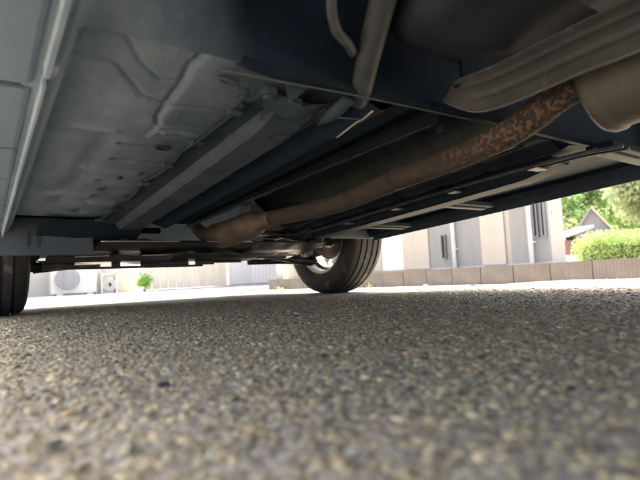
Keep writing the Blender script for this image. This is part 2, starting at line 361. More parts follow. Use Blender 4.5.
# pointed gusset where the left rail meets the crossmember, and an outrigger tube beside it
mb = MB().add([(-.452,-1.470,.2565),(-.40,-1.474,.240),(-.335,-1.478,.2565),(-.40,-1.425,.2395),(-.446,-1.42,.2545),(-.352,-1.42,.2545)], [(0,1,3,4),(1,2,5,3)])
P('rail_gusset', RAILM, mb)
mb = MB().add([(-.445,-1.497,.258),(-.428,-1.478,.235),(-.405,-1.497,.258),(-.428,-1.499,.258)], [(0,1,3),(1,2,3),(0,1,2)]); P('jacking_tab', RAILM, mb)
mb = MB().tube([(-.335,-1.50,.252),(-.328,-1.45,.250),(-.32,-1.40,.254)], [.010, .012, .005], 10); P('outrigger', RAILM, mb, smooth=True)
mb = MB().lathe([(-.002, 0), (-.002, .009), (-.004, .011), (.001, .013)], 20, 'Z'); pl = P('drain_plug', TANK, mb, smooth=True); pl.location = (-.508, -1.168, .2625); pl.scale = (1.25, .8, 1)
for (x, y) in [(-.53, -.93), (.55, -1.1), (.6, -.8)]:
    mb = MB().lathe([(-.003, 0), (-.003, .006), (.001, .008)], 12, 'Z'); b_ = P('drain_plug', TANK, mb); b_.location = (x, y, .2655)

# wiring harness clipped along the left rail flange
mb = MB().tube(smooth_path([(-.472+.02*math.sin(k*1.9)*.25-.022*k/12, -1.43+.078*k, .2485+.003*math.sin(k*2.3)) for k in range(13)], 5), .0042, 8)
hn = P('wiring_harness', PANR, mb, smooth=True)
for k in range(7):
    q = MB().box(-.010, .010, -.007, .007, -.003, .004); c_ = P('harness_clip', RAILM, q, hn, bevel=.0015); c_.location = (-.474-.022*k/6, -1.40+.145*k, .2455)

# tunnel heat shield and the bright edge of its flange
mb = MB(); prof = []
for k in range(15):
    a = math.pi*k/14; prof.append((-.128*math.cos(a), .255+.125*math.sin(a)**.7))
prof = [(-.168, .246), (-.150, .247)]+prof[1:-1]+[(.150, .247), (.168, .246)]
ys = np.linspace(-1.49, -.46, 24); v = []
for y in ys:
    k = np.interp(y, [-1.49, -1.2, -.46], [.85, 1.0, 1.28]); v += [(x*k, y, z+.0015*math.sin(y*55)) for x, z in prof]
n_ = len(prof); f = [(i*n_+j, i*n_+j+1, (i+1)*n_+j+1, (i+1)*n_+j) for i in range(len(ys)-1) for j in range(n_-1)]
sh = mk('tunnel_shield', v, f, TUNM, car, smooth=True)
for s in (-1, 1):
    mb = MB().tube([(s*.168*.85, -1.49, .244), (s*.168, -1.2, .244), (s*.168*1.28, -.46, .244)], .0020, 6); P('shield_hem', PANR, mb, sh)

# exhaust
ex = [(-.012,-1.715,.264),(-.022,-1.660,.254),(-.012,-1.604,.240),(-.006,-1.541,.227),(-.006,-1.473,.221),(-.008,-1.401,.218),(-.01,-1.259,.217),(-.01,-1.155,.212),(-.008,-1.036,.211),(-.01,-.843,.224),(-.012,-.665,.238)]
hotr = [.0245, .0255, .026, .0255, .025, .0245, .0245, .0245, .0245, .0245, .0245]
mb = MB().tube(smooth_path(ex[:7]), lerp_list(hotr[:7]), 20); pipe = P('exhaust_pipe', RUST, mb, smooth=True)
mb = MB().tube(smooth_path(ex[6:]), lerp_list(hotr[6:]), 20); P('exhaust_front_pipe', RUST, mb, smooth=True)
cat = smooth_path([(-.012,-.70,.236),(-.012,-.62,.238),(-.012,-.56,.240),(-.012,-.36,.243),(-.012,-.25,.25),(-.012,-.19,.262),(-.012,-.10,.29),(-.01,.02,.36)])
mb = MB().tube(cat, lerp_list([.026, .030, .046, .050, .050, .034, .027, .026]), 24); cv = P('catalytic_converter', CATM, mb, smooth=True)
# muffler
mb = MB().lathe([(0, 0), (0, .070), (.003, .080), (.010, .084), (.022, .084), (.026, .081), (.030, .0795), (.20, .081), (.40, .0795), (.404, .081), (.408, .084), (.42, .084), (.427, .080), (.43, 0)], 40, 'Y')
mu = P('muffler', MUF, mb, smooth=True); mu.location = (.038, -2.118, .270); mu.scale = (1.05, 1, 1.0)
q = MB().tube([(-.052, -1.712, .262), (-.0525, -2.09, .262)], .0022, 6); P('seam', MUF, q, mu); mu.children[-1].matrix_parent_inverse = mu.matrix_basis.inverted()
# muffler heat shield: embossed sheet beside the muffler
low = [(-1.526,.274),(-1.540,.262),(-1.559,.248),(-1.578,.236),(-1.598,.228),(-1.63,.2235),(-1.66,.222),(-1.703,.222),(-1.755,.2225),(-1.80,.220),(-1.87,.218),(-1.95,.215),(-2.1,.215)]
v, f = [], []; cols = 25
for i, (y, z) in enumerate(low):
    tip = float(sst((i+.3)/4.0))
    for k in range(cols):
        t = k/(cols-1)
        emb = .0022*(math.exp(-((t-.32)/.05)**2)+math.exp(-((t-.66)/.05)**2))*float(sst((i-3)/2))
        v.append((-.15-.062*t*tip-emb*.4, y-.022*t*tip, z+(.034*t+.006*math.sin(t*3.14))*tip - emb))
for i in range(len(low)-1):
    for k in range(cols-1): f.append((i*cols+k, i*cols+k+1, (i+1)*cols+k+1, (i+1)*cols+k))
hsd = mk('muffler_heat_shield', v, f, SHIELD, car, smooth=True)
so = hsd.modifiers.new('s', 'SOLIDIFY'); so.thickness = .0012; sb = hsd.modifiers.new('ss', 'SUBSURF'); sb.levels = sb.render_levels = 1
mb = MB().tube(smooth_path([(-.150, y, z-.001) for y, z in low], 6), .0022, 6); P('shield_hem', SHIELD, mb, hsd, smooth=True)
mb = MB().box(-.198, -.19, -1.60, -1.585, .262, .42); P('shield_bracket', PANR, mb, hsd)
# fuel tank: rounded moulding
bm = bmesh.new(); bmesh.ops.create_cube(bm, size=2); bmesh.ops.subdivide_edges(bm, edges=bm.edges, cuts=10, use_grid_fill=True)
for v_ in bm.verts:
    p = v_.co; q = Vector([abs(c)**1 for c in p]); nrm = (abs(p.x)**4+abs(p.y)**4+abs(p.z)**4)**.25
    p /= nrm; v_.co = Vector((p.x*.115-.262, p.y*.31-1.885, p.z*.10+.362))
    v_.co.z += .006*math.sin(v_.co.y*38) if abs(p.z) < .8 else 0
me = bpy.data.meshes.new('fuel_tank'); bm.to_mesh(me); bm.free(); tank = link('fuel_tank', me, TANK, car, smooth=True)
mb = MB().box(-.355, -.17, -1.83, -1.80, .2605, .2635); P('tank_strap', TUBE, mb, tank, bevel=.001)
# filler tube, breather hose and brake cable
mb = MB().tube(smooth_path([(-.295,-1.48,.268),(-.309,-1.50,.268),(-.345,-1.56,.283),(-.390,-1.64,.303),(-.452,-1.75,.331),(-.52,-1.87,.362)]), .0165, 20); P('filler_tube', TUBE, mb, smooth=True)
mb = MB().tube(smooth_path([(-.36,-1.50,.36),(-.357,-1.535,.318),(-.372,-1.56,.288),(-.40,-1.585,.279),(-.43,-1.60,.283),(-.455,-1.625,.296),(-.48,-1.67,.33),(-.50,-1.70,.40)]), .0065, 14); P('breather_hose', TUBE, mb, smooth=True)
mb = MB().tube(smooth_path([(-.287,-1.405,.231),(-.298,-1.47,.232),(-.301,-1.488,.230),(-.310,-1.523,.229)]), .0015, 8); bc = P('brake_cable', BRIGHT, mb, smooth=True)
mb = MB().tube([(-.336,-1.472,.2335),(-.301,-1.488,.230)], .0010, 6); P('cable_clip', TUBE, mb, bc)

# pipes along the right rail, with clips
for k, (x, z) in enumerate([(.290, .238), (.304, .236), (.318, .238)]):
    mb = MB().tube(smooth_path([(x-.01, -1.62, z-.02), (x, -1.5, z-.006), (x, -1.2, z), (x+.004, -.9, z), (x, -.45, z), (x-.05, -.2, z+.02)]), .0045, 10); P('fuel_line', [TUBE, PANR, TUBE][k], mb, smooth=True)
for y in (-1.56, -1.42, -1.18, -.95, -.7):
    mb = MB().box(.278, .332, y-.012, y+.012, .2255, .231); P('line_clip', TUBE, mb, bevel=.002)
for (y, x0, x1) in [(-1.55, .34, .62), (-1.0, .42, .70), (-.6, .42, .70)]:
    mb = MB().box(x0, x1, y-.03, y+.03, .238, .2555).box(x0+.02, x1-.02, y-.012, y+.012, .232, .24); P('floor_brace', PANR, mb, bevel=.003)

# sills: pinch-weld flange, inner web and painted outer cover
for s in (-1, 1):
    mb = MB()
    segs = [(-2.10, -1.455), (-1.43, -1.125), (-1.121, -.62), (-.612, -.36)] if s < 0 else [(-2.10, -.36)]
    for k, (y0, y1) in enumerate(segs):
        t = .0022 if k else .0032
        mb.box(*sorted((s*(.7255-t), s*(.7255+t))), y0, y1, .2205, .250)
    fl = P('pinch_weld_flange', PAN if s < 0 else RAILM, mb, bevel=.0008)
    mb = MB().extrude([(s*.700, .262), (s*.712, .2385), (s*.735, .2365), (s*.748, .2385), (s*.748, .33), (s*.70, .33)], -2.10, -.34); P('sill_web', PAN if s < 0 else PANR, mb)  # right web and flange darker: shade on that side painted in
    mb = MB(); ys = [-2.10, -1.409, -1.392, -1.170, -1.160, -.987, -.979, -.75, -.746, -.355]
    for k in range(0, len(ys), 2):
        mb.extrude([(s*.736, .2335), (s*.742, .231), (s*.775, .2305), (s*.800, .235), (s*.818, .25), (s*.828, .28), (s*.82, .30), (s*.74, .30)], ys[k], ys[k+1])
    P('sill_cover', PAINT, mb, bevel=.0015)
    mb = MB().extrude([(s*.738, .238), (s*.78, .238), (s*.80, .25), (s*.74, .25)], -2.09, -.37); P('sill_seam', BLACKP, mb)

# front bulkhead, splash panels, subframe and engine cover
mb = MB(); v = []
for x in np.linspace(-.722, .722, 30):
    for (y, z) in [(-.425, .268), (-.38, .285), (-.33, .34), (-.29, .45), (-.27, .75)]:
        w_ = .10*math.exp(-(x/.13)**4) if y < -.3 else 0
        v.append((x, y, z+w_))
f = [(i*5+j, i*5+j+1, i*5+j+6, i*5+j+5) for i in range(29) for j in range(4)]
mk('toe_board', v, f, PANR, car, smooth=True)
for s in (-1, 1):
    mb = MB().box(*sorted((s*.478, s*.79)), -.345, -.335, .168 if s < 0 else .232, .62)
    sp = P('splash_panel', LINER, mb, bevel=.003)
    for x in ((.632, .66) if s < 0 else ()):
        q = MB().box(*sorted((s*(x-.003), s*(x+.003))), -.349, -.344, .195, .240); P('panel_rib', BLACKP, q, sp)
    mb = MB(); v = []; 
    for k in range(19):
        a = math.pi*k/18; cx_, cz_ = .345*math.cos(a), .31+.36*math.sin(a)
        v += [(s*.50, cx_, cz_), (s*.83, cx_, cz_)]
    f = [(2*k, 2*k+1, 2*k+3, 2*k+2) for k in range(18)]
    mk('wheel_arch_liner', v, f, BLACKP, car, smooth=True)
    mb = MB().box(*sorted((s*.49, s*.50)), -.33, .40, .30, .75); P('inner_wing', LINER, mb)
mb = MB().box(-.60, -.02, -.12, -.108, .1445, .1525).box(-.02, .16, -.115, -.10, .159, .165)
for (x0, x1) in [(-.60, -.50), (-.375, -.345), (-.27, -.08), (-.05, .03)]: mb.box(x0, x1, -.118, -.106, .1522, .175)
mb.box(.03, .16, -.112, -.10, .1648, .168)
P('cover_lip', BLACKP, mb, bevel=.004)
v = [(x, y, z) for y, z in ((-.10, .178), (.2, .215), (.5, .245), (.74, .27)) for x in (-.60, -.35, -.1, .15, .40)]
f = [(i*5+j, i*5+j+1, i*5+j+6, i*5+j+5) for i in range(3) for j in range(4)]
ec = mk('engine_undercover', v, f, BLACKP, car); so = ec.modifiers.new('s', 'SOLIDIFY'); so.thickness = .004
mb = MB().tube(smooth_path([(-.62,-.06,.235),(-.45,-.12,.225),(-.2,-.16,.222),(.1,-.16,.222),(.35,-.12,.222),(.55,-.06,.23)]), .018, 12); sf = P('subframe', BLACKP, mb, smooth=True)
def plate(name, x0, x1, y0, y1, z0, z1, m, th=.004, n_=9):
    v = []
    for k in range(n_):
        t = k/(n_-1); x = x0+(x1-x0)*t; j1, j2 = rng.uniform(-.012, .012), rng.uniform(-.012, .012)
        v += [(x, y0+j1, z0+rng.uniform(-.003, .003)), (x, (y0+y1)/2, (z0+z1)/2-.004), (x, y1+j2, z1+rng.uniform(-.003, .003))]
    f = [(k*3+q, k*3+q+1, k*3+q+4, k*3+q+3) for k in range(n_-1) for q in range(2)]
    o = mk(name, v, f, m, car); so = o.modifiers.new('s', 'SOLIDIFY'); so.thickness = th; return o
GLOSS = mat('wet_black_plate', (.04, .042, .045), .22, .2, (.02, .021, .023), 20, 6, .0015, 50, spots=(20, .66, (.07, .068, .062)))
plate('subframe_plate', -.46, .10, -.36, -.16, .214, .186, GLOSS); plate('subframe_plate', .06, .46, -.34, -.14, .216, .190, GLOSS)
plate('undertray', -.60, -.18, -.24, -.11, .178, .166, GLOSS); plate('undertray', -.22, .20, -.26, -.12, .182, .170, BLACKP); plate('undertray', .14, .42, -.20, -.06, .196, .182, GLOSS)
plate('toe_shield', -.64, -.34, -.46, -.33, .262, .225, PANR)
# bare and polished bits catching the light in front of the crossmember
for (x0, x1, y, z, hh, dz) in [(-.52, -.36, -.245, .174, .0022, .006), (-.46, -.20, -.366, .209, .0022, .002), (-.30, -.12, -.25, .176, .0026, .004), (-.1, .10, -.368, .210, .0020, .001), (.06, .24, -.27, .208, .0025, .001), (.12, .22, -.10, .172, .008, .006), (-.56, -.44, -.15, .186, .003, .010), (-.05, .10, -.13, .205, .004, .006)]:
    mb = MB().tube(smooth_path([(x0, y, z), (x0*.6+x1*.4, y-.004, z+dz*.2), (x1, y+.004, z+dz)], 5), [hh*.6]+[hh]*9+[hh*.5], 8)
    P('bracket_edge', BRIGHT, mb, smooth=True)
mb = MB().tube(smooth_path([(-.55,-.10,.26),(-.3,-.13,.24),(0,-.13,.24),(.3,-.12,.24),(.60,-.08,.24)]), .011, 10); P('stabiliser_bar', BLACKP, mb, smooth=True)
for s in (-1, 1):
    mb = MB().tube(smooth_path([(s*.18,-.06,.192),(s*.36,-.05,.187),(s*.50,.0,.176),(s*.62,.01,.165)]), [.012]*8+[.015]*8+[.02]*9, 12)
    mb.tube(smooth_path([(s*.36,.22,.195),(s*.5,.12,.185),(s*.62,.02,.168)]), .016, 12)
    la = P('lower_arm', BLACKP, mb, smooth=True)
    mb = MB().lathe([(-.02,.008),(-.018,.022),(-.004,.026),(.012,.020),(.03,.010)], 16, 'Z'); bj = P('ball_joint', BLACKP, mb, la, smooth=True); bj.location = (s*.625, .012, .172)
    mb = MB().tube([(s*.15,.02,.315),(s*.46,.01,.311)], .013, 12); P('drive_shaft', BRAKE, mb, smooth=True)
    pr = []
    for k in range(11): pr.append((.46+.012*k, (.024+.0022*k)*(1.12 if k % 2 else .92)))
    mb = MB().lathe(pr+[(.60, .048), (.63, .045)], 20, 'X'); bt = P('axle_boot', RUBBER, mb, smooth=True); bt.location = (0, .005, .31); bt.rotation_euler = (0, 0, 0 if s > 0 else math.pi)
    mb = MB().box(*sorted((s*.60, s*.655)), -.05, .05, .19, .40); P('steering_knuckle', BRAKE, mb, bevel=.012)
    mb = MB().tube([(s*.25,-.16,.245),(s*.45,-.14,.238),(s*.60,-.11,.232)], [.008,.010,.012], 10); P('tie_rod', BLACKP, mb, smooth=True)

# wheels (rim with spokes; tyre, hub and disc as sub-parts)
W = .0975
def tyre_profile():
    p = [(-.078, .198), (-.086, .203), (-.094, .225), (-W, .250), (-.0965, .272), (-.090, .289), (-.080, .299)]
    for g in (-.052, -.018, .018, .052):
        z = .3065-.0012*abs(g)/.05
        p += [(g-.0052, z), (g-.0045, z-.0075), (g+.0045, z-.0075), (g+.0052, z)]
    p += [(.080, .299), (.090, .289), (.0965, .272), (W, .250), (.094, .225), (.086, .203), (.078, .198)]
    return p
tm = MB().lathe(tyre_profile(), 96, 'X')
rim = MB().lathe([(-.082, .190), (-.085, .206), (-.079, .207), (-.074, .196), (-.045, .190), (-.030, .176), (.02, .174), (.05, .190), (.074, .196), (.079, .207), (.085, .206), (.082, .190), (.055, .184), (.02, .168), (-.030, .170), (-.045, .184)], 72, 'X', True)
for k in range(7):
    M_ = Matrix.Rotation(k*2*math.pi/7, 4, 'X'); rim.box(.040, .062, -.019, .019, .03, .176, M_)
rim.lathe([(.03, 0), (.03, .06), (.062, .065), (.068, .04), (.068, 0)], 28, 'X')
hub = MB().lathe([(-.06, 0), (-.06, .055), (-.01, .06), (.03, .06), (.03, 0)], 24, 'X')
disc = MB().lathe([(-.022, .07), (-.022, .128), (.0, .128), (.0, .07)], 40, 'X', True)
w0 = None
for (sx, y, zc) in [(1, .0, .3045), (-1, .0, .3045), (1, -2.45, .3045), (-1, -2.45, .3045)]:
    M_ = Matrix.Translation(from_lot(sx*.742, y, zc))
    if w0 is None:
        w0 = P('wheel', ALLOY, rim, bevel=.002); t0 = P('tyre', RUBBER, tm, w0); h0 = P('hub', BRAKE, hub, w0); d0 = P('brake_disc', BRAKE, disc, w0)
        for o_ in (t0, h0): o_.data.polygons.foreach_set('use_smooth', [True]*len(o_.data.polygons))
        es = t0.modifiers.new('e', 'EDGE_SPLIT'); es.split_angle = R(38)
        wo = w0
    else:
        wo = w0.copy(); C.objects.link(wo)
        for ch in (t0, h0, d0):
            q = ch.copy(); C.objects.link(q); q.parent = wo
    wo.matrix_local = M_ @ (Matrix.Rotation(math.pi, 4, 'Z') if sx < 0 else Matrix.Identity(4))
    if sx > 0: wo.rotation_euler.x = .35

# body shell
by = axis([(-3.0, -2.85, 4), (-2.85, -2.78, 3), (-2.78, -2.02, 44), (-2.02, -.38, 30), (-.38, .38, 44), (.38, .82, 12)])
zt = np.interp(by, [-3.0,-2.94,-2.8,-2.5,-2.0,-1.0,-.6,-.25,.15,.5,.74,.80,.82], [.95,1.25,1.50,1.60,1.64,1.64,1.58,1.36,1.08,1.0,.90,.75,.6])
wd = np.interp(by, [-3.0,-2.93,-2.7,-2.2,-.4,.3,.6,.75,.82], [.80,.93,.99,1,1,.99,.94,.84,.72])
zb = np.interp(by, [-3.0,-2.8,-2.1,-.36,.36,.7,.82], [.46,.42,.24,.24,.26,.26,.30])
cab = np.interp(by, [-3.0,-2.6,-.6,-.1,.2,.82], [.9,1,1,.6,0,0])
rows = []
for y, z, w_, b_, c_ in zip(by, zt, wd, zb, cab):
    belt = min(.98, z-.06)
    topw = .60*c_+.74*(1-c_)
    rows.append([(.79*w_, b_), (.815*w_, b_+.006), (.832*w_, b_+.04), (.845*w_, .42), (.85*w_, .62), (.848*w_, .80), (.835*w_, belt-.03), (.82*w_, belt), (topw*w_+.02, max(belt+.005, z-.09)), (topw*w_-.03, max(belt+.01, z-.03)), (.36*w_, z), (0, z+.012)])
rows = [[tuple(np.array(r[j])*(1-q/4)+np.array(r[j+1])*(q/4)) for j in range(7) for q in range(4)]+r[7:] for r in rows]
m_ = 33; FA = [(0.0, .36), (-2.40, .36)]
def shell(s, pick):
    v = [(s*x, y, z) for y, r in zip(by, rows) for x, z in r]; f = []
    for i in range(len(by)-1):
        yc = (by[i]+by[i+1])/2
        for j in range(m_-1):
            zc = sum(rows[q][jj][1] for q in (i, i+1) for jj in (j, j+1))/4
            arch = j < 28 and any((yc-fy)**2+(zc-.33)**2 < r_*r_ for fy, r_ in FA)
            win = j == 28 and (-2.55 < yc < -1.62 or -1.54 < yc < -.55)
            if arch: continue
            if win == pick: f.append((i*m_+j, i*m_+j+1, (i+1)*m_+j+1, (i+1)*m_+j))
    return v, f
V_, F_ = [], []
for s in (1, -1):
    v, f = shell(s, False); k = len(V_); V_ += v; F_ += [tuple(q+k for q in t) for t in f]
half = len(by)*m_
for e in (0, len(by)-1): F_.append(tuple(e*m_+j for j in range(m_))+tuple(half+e*m_+j for j in range(m_-2, -1, -1)))
for i_, p in enumerate(V_):          # pull the ragged edge of each arch onto its circle
    for fy, r_ in FA:
        dd = math.hypot(p[1]-fy, p[2]-.33)
        if .27 < p[2] < .78 and r_-.045 < dd < r_+.022:
            V_[i_] = (p[0], fy+(p[1]-fy)*r_/dd, .33+(p[2]-.33)*r_/dd)
bs = mk('body_shell', V_, F_, PAINT, car, smooth=True); es = bs.modifiers.new('e', 'EDGE_SPLIT'); es.split_angle = R(30)
for s in (1, -1):
    v, f = shell(s, True); mk('side_window', v, f, GLASS, car)
mb = MB().add([(-.58,-.10,1.27),(.58,-.10,1.27),(.52,-.52,1.575),(-.52,-.52,1.575)], [(0,1,2,3)]); ws = P('windscreen', GLASS, mb); ws.location.z = .03
for s in (1, -1):
    mb = MB().box(*sorted((s*.84, s*1.0)), -.62, -.52, .98, 1.10); P('door_mirror', PAINT, mb, bevel=.03)
    mb = MB().box(*sorted((s*.45, s*.68)), .72, .80, .62, .74); P('headlight', GLASS, mb, bevel=.03)
    mb = MB().box(*sorted((s*.848, s*.87)), -1.30, -1.16, .84, .865); P('door_handle', PAINT, mb, bevel=.006)
mb = MB().box(-.30, .30, -2.9, -2.86, .36, .45); P('rear_crossbar', BLACKP, mb)

# ------------------------------------------------------------------ kerb wall of ribbed concrete blocks
BLK = mat('ribbed_concrete_block', (.135, .114, .09), .9, 0, (.105, .09, .07), 9, 8, .002, 80, spots=(14, .66, (.13, .11, .09)))
CONC = mat('pale_concrete', (.48, .46, .43), .85, 0, (.38, .365, .34), 6, 7, .002, 60)
kw = empty('block_kerb', at(3.78, 0, 0)); tag(kw, 'low kerb wall of ribbed brown concrete blocks beside the car', 'wall')
prof = [(0, 0)]
def block_mesh():
    mb = MB(); L, H = .391, .216
    ribs = 13; pts = []
    for k in range(ribs):
        y0 = L*k/ribs; pts += [(.0025, y0+.004), (0, y0+.009), (0, y0+L/ribs-.005), (.0025, y0+L/ribs-.001)]
    pts = [(.004, 0)]+pts+[(.004, L), (.12, L), (.12, 0)]
    n_ = len(pts); v = [(x, y, 0) for x, y in pts]+[(x, y, H) for x, y in pts]
    f = [(i, (i+1) % n_, n_+(i+1) % n_, n_+i) for i in range(n_)]+[tuple(range(n_)), tuple(range(n_, 2*n_))]
    return mb.add(v, f)
bm0 = block_mesh().build('block', BLK, kw); bm0.location = (0, -.4*3+.12, float(gz(3.8, 0))-.002)
for k in range(-8, 15):
    if k == -3: continue
    o = bm0.copy(); C.objects.link(o); y = .4*k+.12
    o.location = (rng.uniform(-.003, .003), y, float(gz(3.8, y+.2))-.002+rng.uniform(-.003, .003))
mb = MB().box(.015, .11, -3.2, 6.1, -.14, .085); P('mortar', mat('dark_mortar', (.07, .06, .05), .95), mb, kw)
# raised ground behind the kerb
mb = MB().add([(3.895, -40, .085), (3.895, 6.1, .085), (60, 6.1, .085), (60, -40, .085), (3.895, -40, -.3), (3.895, 6.1, -.3), (60, 6.1, -.3), (60, -40, -.3)], [(0,1,2,3), (0,4,5,1), (1,5,6,2)])
GRAV = mat('pale_gravel_yard', (.42, .39, .34), .9, 0, (.28, .26, .22), 60, 8, .004, 90)
struct(mb.build('yard', GRAV, M=LOT))
# concrete gutter strip at the kerb foot
v, f = [], []; ys = np.linspace(-12, 6.1, 40)
for y in ys:
    for x in (3.42, 3.60, 3.779): v.append((x, y, float(gz(x, y))+.006-(.012 if x == 3.60 else 0)+.008))
f = [(i*3+j, i*3+j+1, i*3+j+4, i*3+j+3) for i in range(39) for j in range(2)]
struct(mk('gutter', v, f, CONC, M=LOT))

# ------------------------------------------------------------------ house beside the kerb
CREAM = mat('cream_render', (.46, .41, .315), .85, 0, (.43, .38, .29), 5, 6, .001, 90)
WHITEW = mat('white_render', (.64, .62, .55), .85, 0, (.59, .57, .51), 5, 6, .001, 90)
GREYS = mat('grey_siding', (.265, .262, .225), .75, 0, (.24, .237, .205), 6, 6, .001, 60, stretch=(1, 1, .2))
PVC = mat('white_pvc_pipe', (.80, .79, .76), .4)
FRAME = mat('window_frame_grey', (.22, .22, .215), .4, .4)
ROOFD = mat('grey_roof_tile', (.16, .16, .17), .7, 0, (.10, .10, .11), 12, 6, .003, 40)
hs = empty('cream_house', at(5.6, 1.3, .085)); tag(hs, 'cream and grey house with slit windows behind the block kerb', 'house')
def hb(name, m, x0, x1, y0, y1, z0, z1, parent=hs, bevel=0):   # coordinates: x into the house, y along the front
    return P(name, m, MB().box(x0, x1, y0, y1, z0, z1), parent, bevel=bevel)
hb('wall', WHITEW, .06, 5, 2.72, 7.3, 0, 5.6); hb('wing_wall', CREAM, .06, .42, .21, 2.718, 0, 2.75); hb('wing_coping', WHITEW, .0, .45, .19, 2.718, 2.752, 2.80)
hb('base_course', CONC, .02, .43, .20, 7.3, -.0, .07)
pan_l = [(.21, .80, GREYS, .02), (.80, .885, CREAM, .035), (.885, 1.30, CREAM, .0), (1.30, 2.37, GREYS, .02), (2.37, 2.72, CREAM, .0), (2.72, 2.99, CREAM, .001), (2.99, 3.58, WHITEW, .01), (3.58, 4.6, CREAM, .0), (4.6, 5.8, GREYS, .02), (5.8, 7.28, CREAM, 0)]
for (y0, y1, m_2, off) in pan_l:
    w_ = hb('wall_panel', m_2, off, .059, y0+.002, y1-.002, .072, 2.74 if y1 < 2.73 else 5.55)
    if m_2 is GREYS:
        for yy in np.arange(y0+.18, y1-.05, .18): hb('siding_groove', GREYS, off-.001, off+.004, yy-.002, yy+.002, .09, 2.7 if y1 < 2.73 else 5.5, w_)
for y in (.455, 1.80, 4.55):
    dp = P('downspout', PVC, MB().tube([(-.035, y, .0), (-.035, y, 2.7 if y < 2.7 else 5.4)], .033, 14), hs, smooth=True)
    for z in (.35, 1.3, 2.3): P('pipe_bracket', PVC, MB().box(-.04, .03, y-.042, y+.042, z, z+.02), dp)
def slit(y0, y1, z0, z1):
    w_ = P('window', FRAME, MB().box(-.03, .03, y0, y0+.018, z0, z1).box(-.03, .03, y1-.018, y1, z0, z1).box(-.03, .03, y0+.018, y1-.018, z0, z0+.018).box(-.03, .03, y0+.018, y1-.018, z1-.018, z1), hs)
    P('pane', GLASS, MB().box(-.008, .016, y0+.018, y1-.018, z0+.018, z1-.018), w_)
slit(.21+.02, .21+.08, .42, 2.0); slit(.21+.13, .21+.20, .42, 2.0); slit(1.98, 2.07, .22, .62); slit(4.9, 5.2, .4, 1.6)
hb('vent_cap', PVC, .13, .19, .17, .208, .72, .78, bevel=.01)
P('roof', ROOFD, MB().add([(-.4,2.5,5.6),(-.4,7.6,5.6),(5.4,7.6,5.6),(5.4,2.5,5.6),(2.5,2.5,7.0),(2.5,7.6,7.0)], [(0,1,5,4),(2,3,4,5),(0,4,3),(1,2,5),(0,3,2,1)]), hs)

# ------------------------------------------------------------------ house in front of the car, with its unit, shed and fence
PALE = mat('pale_cream_render', (.60, .56, .44), .85, 0, (.56, .52, .41), 5, 6, .001, 90)
hl = empty('pale_house', at(-7, 8.75, -.04)); tag(hl, 'pale rendered house wall behind the outdoor air conditioner', 'house')
P('wall', PALE, MB().box(0, 9.05, 0, 6, .35, 5.4), hl)
P('base_course', PALE, MB().box(-.02, 9.06, -.03, 6, 0, .348), hl)
P('roof', ROOFD, MB().add([(-.6,-.6,5.4),(9.6,-.6,5.4),(9.6,6.6,5.4),(-.6,6.6,5.4),(-.6,3,7.2),(9.6,3,7.2)], [(0,1,5,4),(2,3,4,5),(0,4,3),(1,2,5),(0,3,2,1)]), hl)
for x in (4.4, 5.2): 
    w_ = P('window', FRAME, MB().box(x, x+.05, -.03, .0, 1.0, 2.0).box(x+.65, x+.7, -.03, .0, 1.0, 2.0).box(x+.05, x+.65, -.03, .0, 1.0, 1.05).box(x+.05, x+.65, -.03, .0, 1.95, 2.0), hl)
    P('pane', GLASS, MB().box(x+.05, x+.65, -.015, -.004, 1.05, 1.95), w_)
SLATB = mat('pale_fence_board', (.56, .52, .42), .8, 0, (.50, .46, .37), 8, 6, .002, 40, stretch=(1, 1, .15))
lf = empty('low_board_fence', at(-.62, 8.2, -.035)); tag(lf, 'short pale board screen left of the air conditioner', 'fence')
for k in range(6):
    P('board', SLATB, MB().box(-.35+k*.15, -.35+k*.15+.142, 0, .02, .02, .36), lf)
P('rail', WHITEW, MB().box(-.36, .56, -.03, .05, .362, .46), lf)
P('post', WHITEW, MB().box(.50, .55, .021, .06, 0, .36), lf); P('post', WHITEW, MB().box(-.33, -.28, .021, .06, 0, .36), lf)

ACW = mat('air_conditioner_enamel', (.66, .63, .51), .4, 0, (.62, .59, .48), 8, 4)
GRIL = mat('fan_grille_grey', (.42, .41, .36), .5)
BLUE = mat('blue_badge', (.10, .22, .50), .4)
ac = empty('air_conditioner', at(.34, 8.25, -.045)); tag(ac, 'cream outdoor air conditioner unit with round fan grille standing on feet', 'air conditioner')
P('casing', ACW, MB().box(0, .80, 0, .29, .05, .60), ac, bevel=.012)
for x in (.10, .62): P('foot', ACW, MB().box(x, x+.1, -.02, .31, 0, .049), ac)
fan = P('fan_opening', FRAME, MB().lathe([(-.004, 0), (-.004, .225)], 40, 'Y'), ac); fan.location = (.28, -.002, .325)
for k in range(13):
    z = -.21+.035*k; hw = math.sqrt(max(.0005, .225**2-z*z)); g = P('grille_bar', GRIL, MB().box(-hw, hw, -.022, -.010, -.011, .011), ac); g.location = (.28, 0, .325+z)
gr = P('grille_ring', ACW, MB().lathe([(-.025, .222), (-.028, .232), (-.022, .242), (0, .245), (0, .222)], 40, 'Y', True), ac, smooth=True); gr.location = (.28, -.002, .325)
P('badge', BLUE, MB().add([(.62,-.003,.50),(.66,-.003,.50),(.69,-.003,.535),(.65,-.003,.535),(.67,-.003,.50),(.70,-.003,.50),(.715,-.003,.52),(.69,-.003,.52)], [(0,1,2,3),(4,5,6,7)]), ac)
P('pipe_cover', ACW, MB().box(.81, .90, .18, .29, .0, .62), ac, bevel=.01)
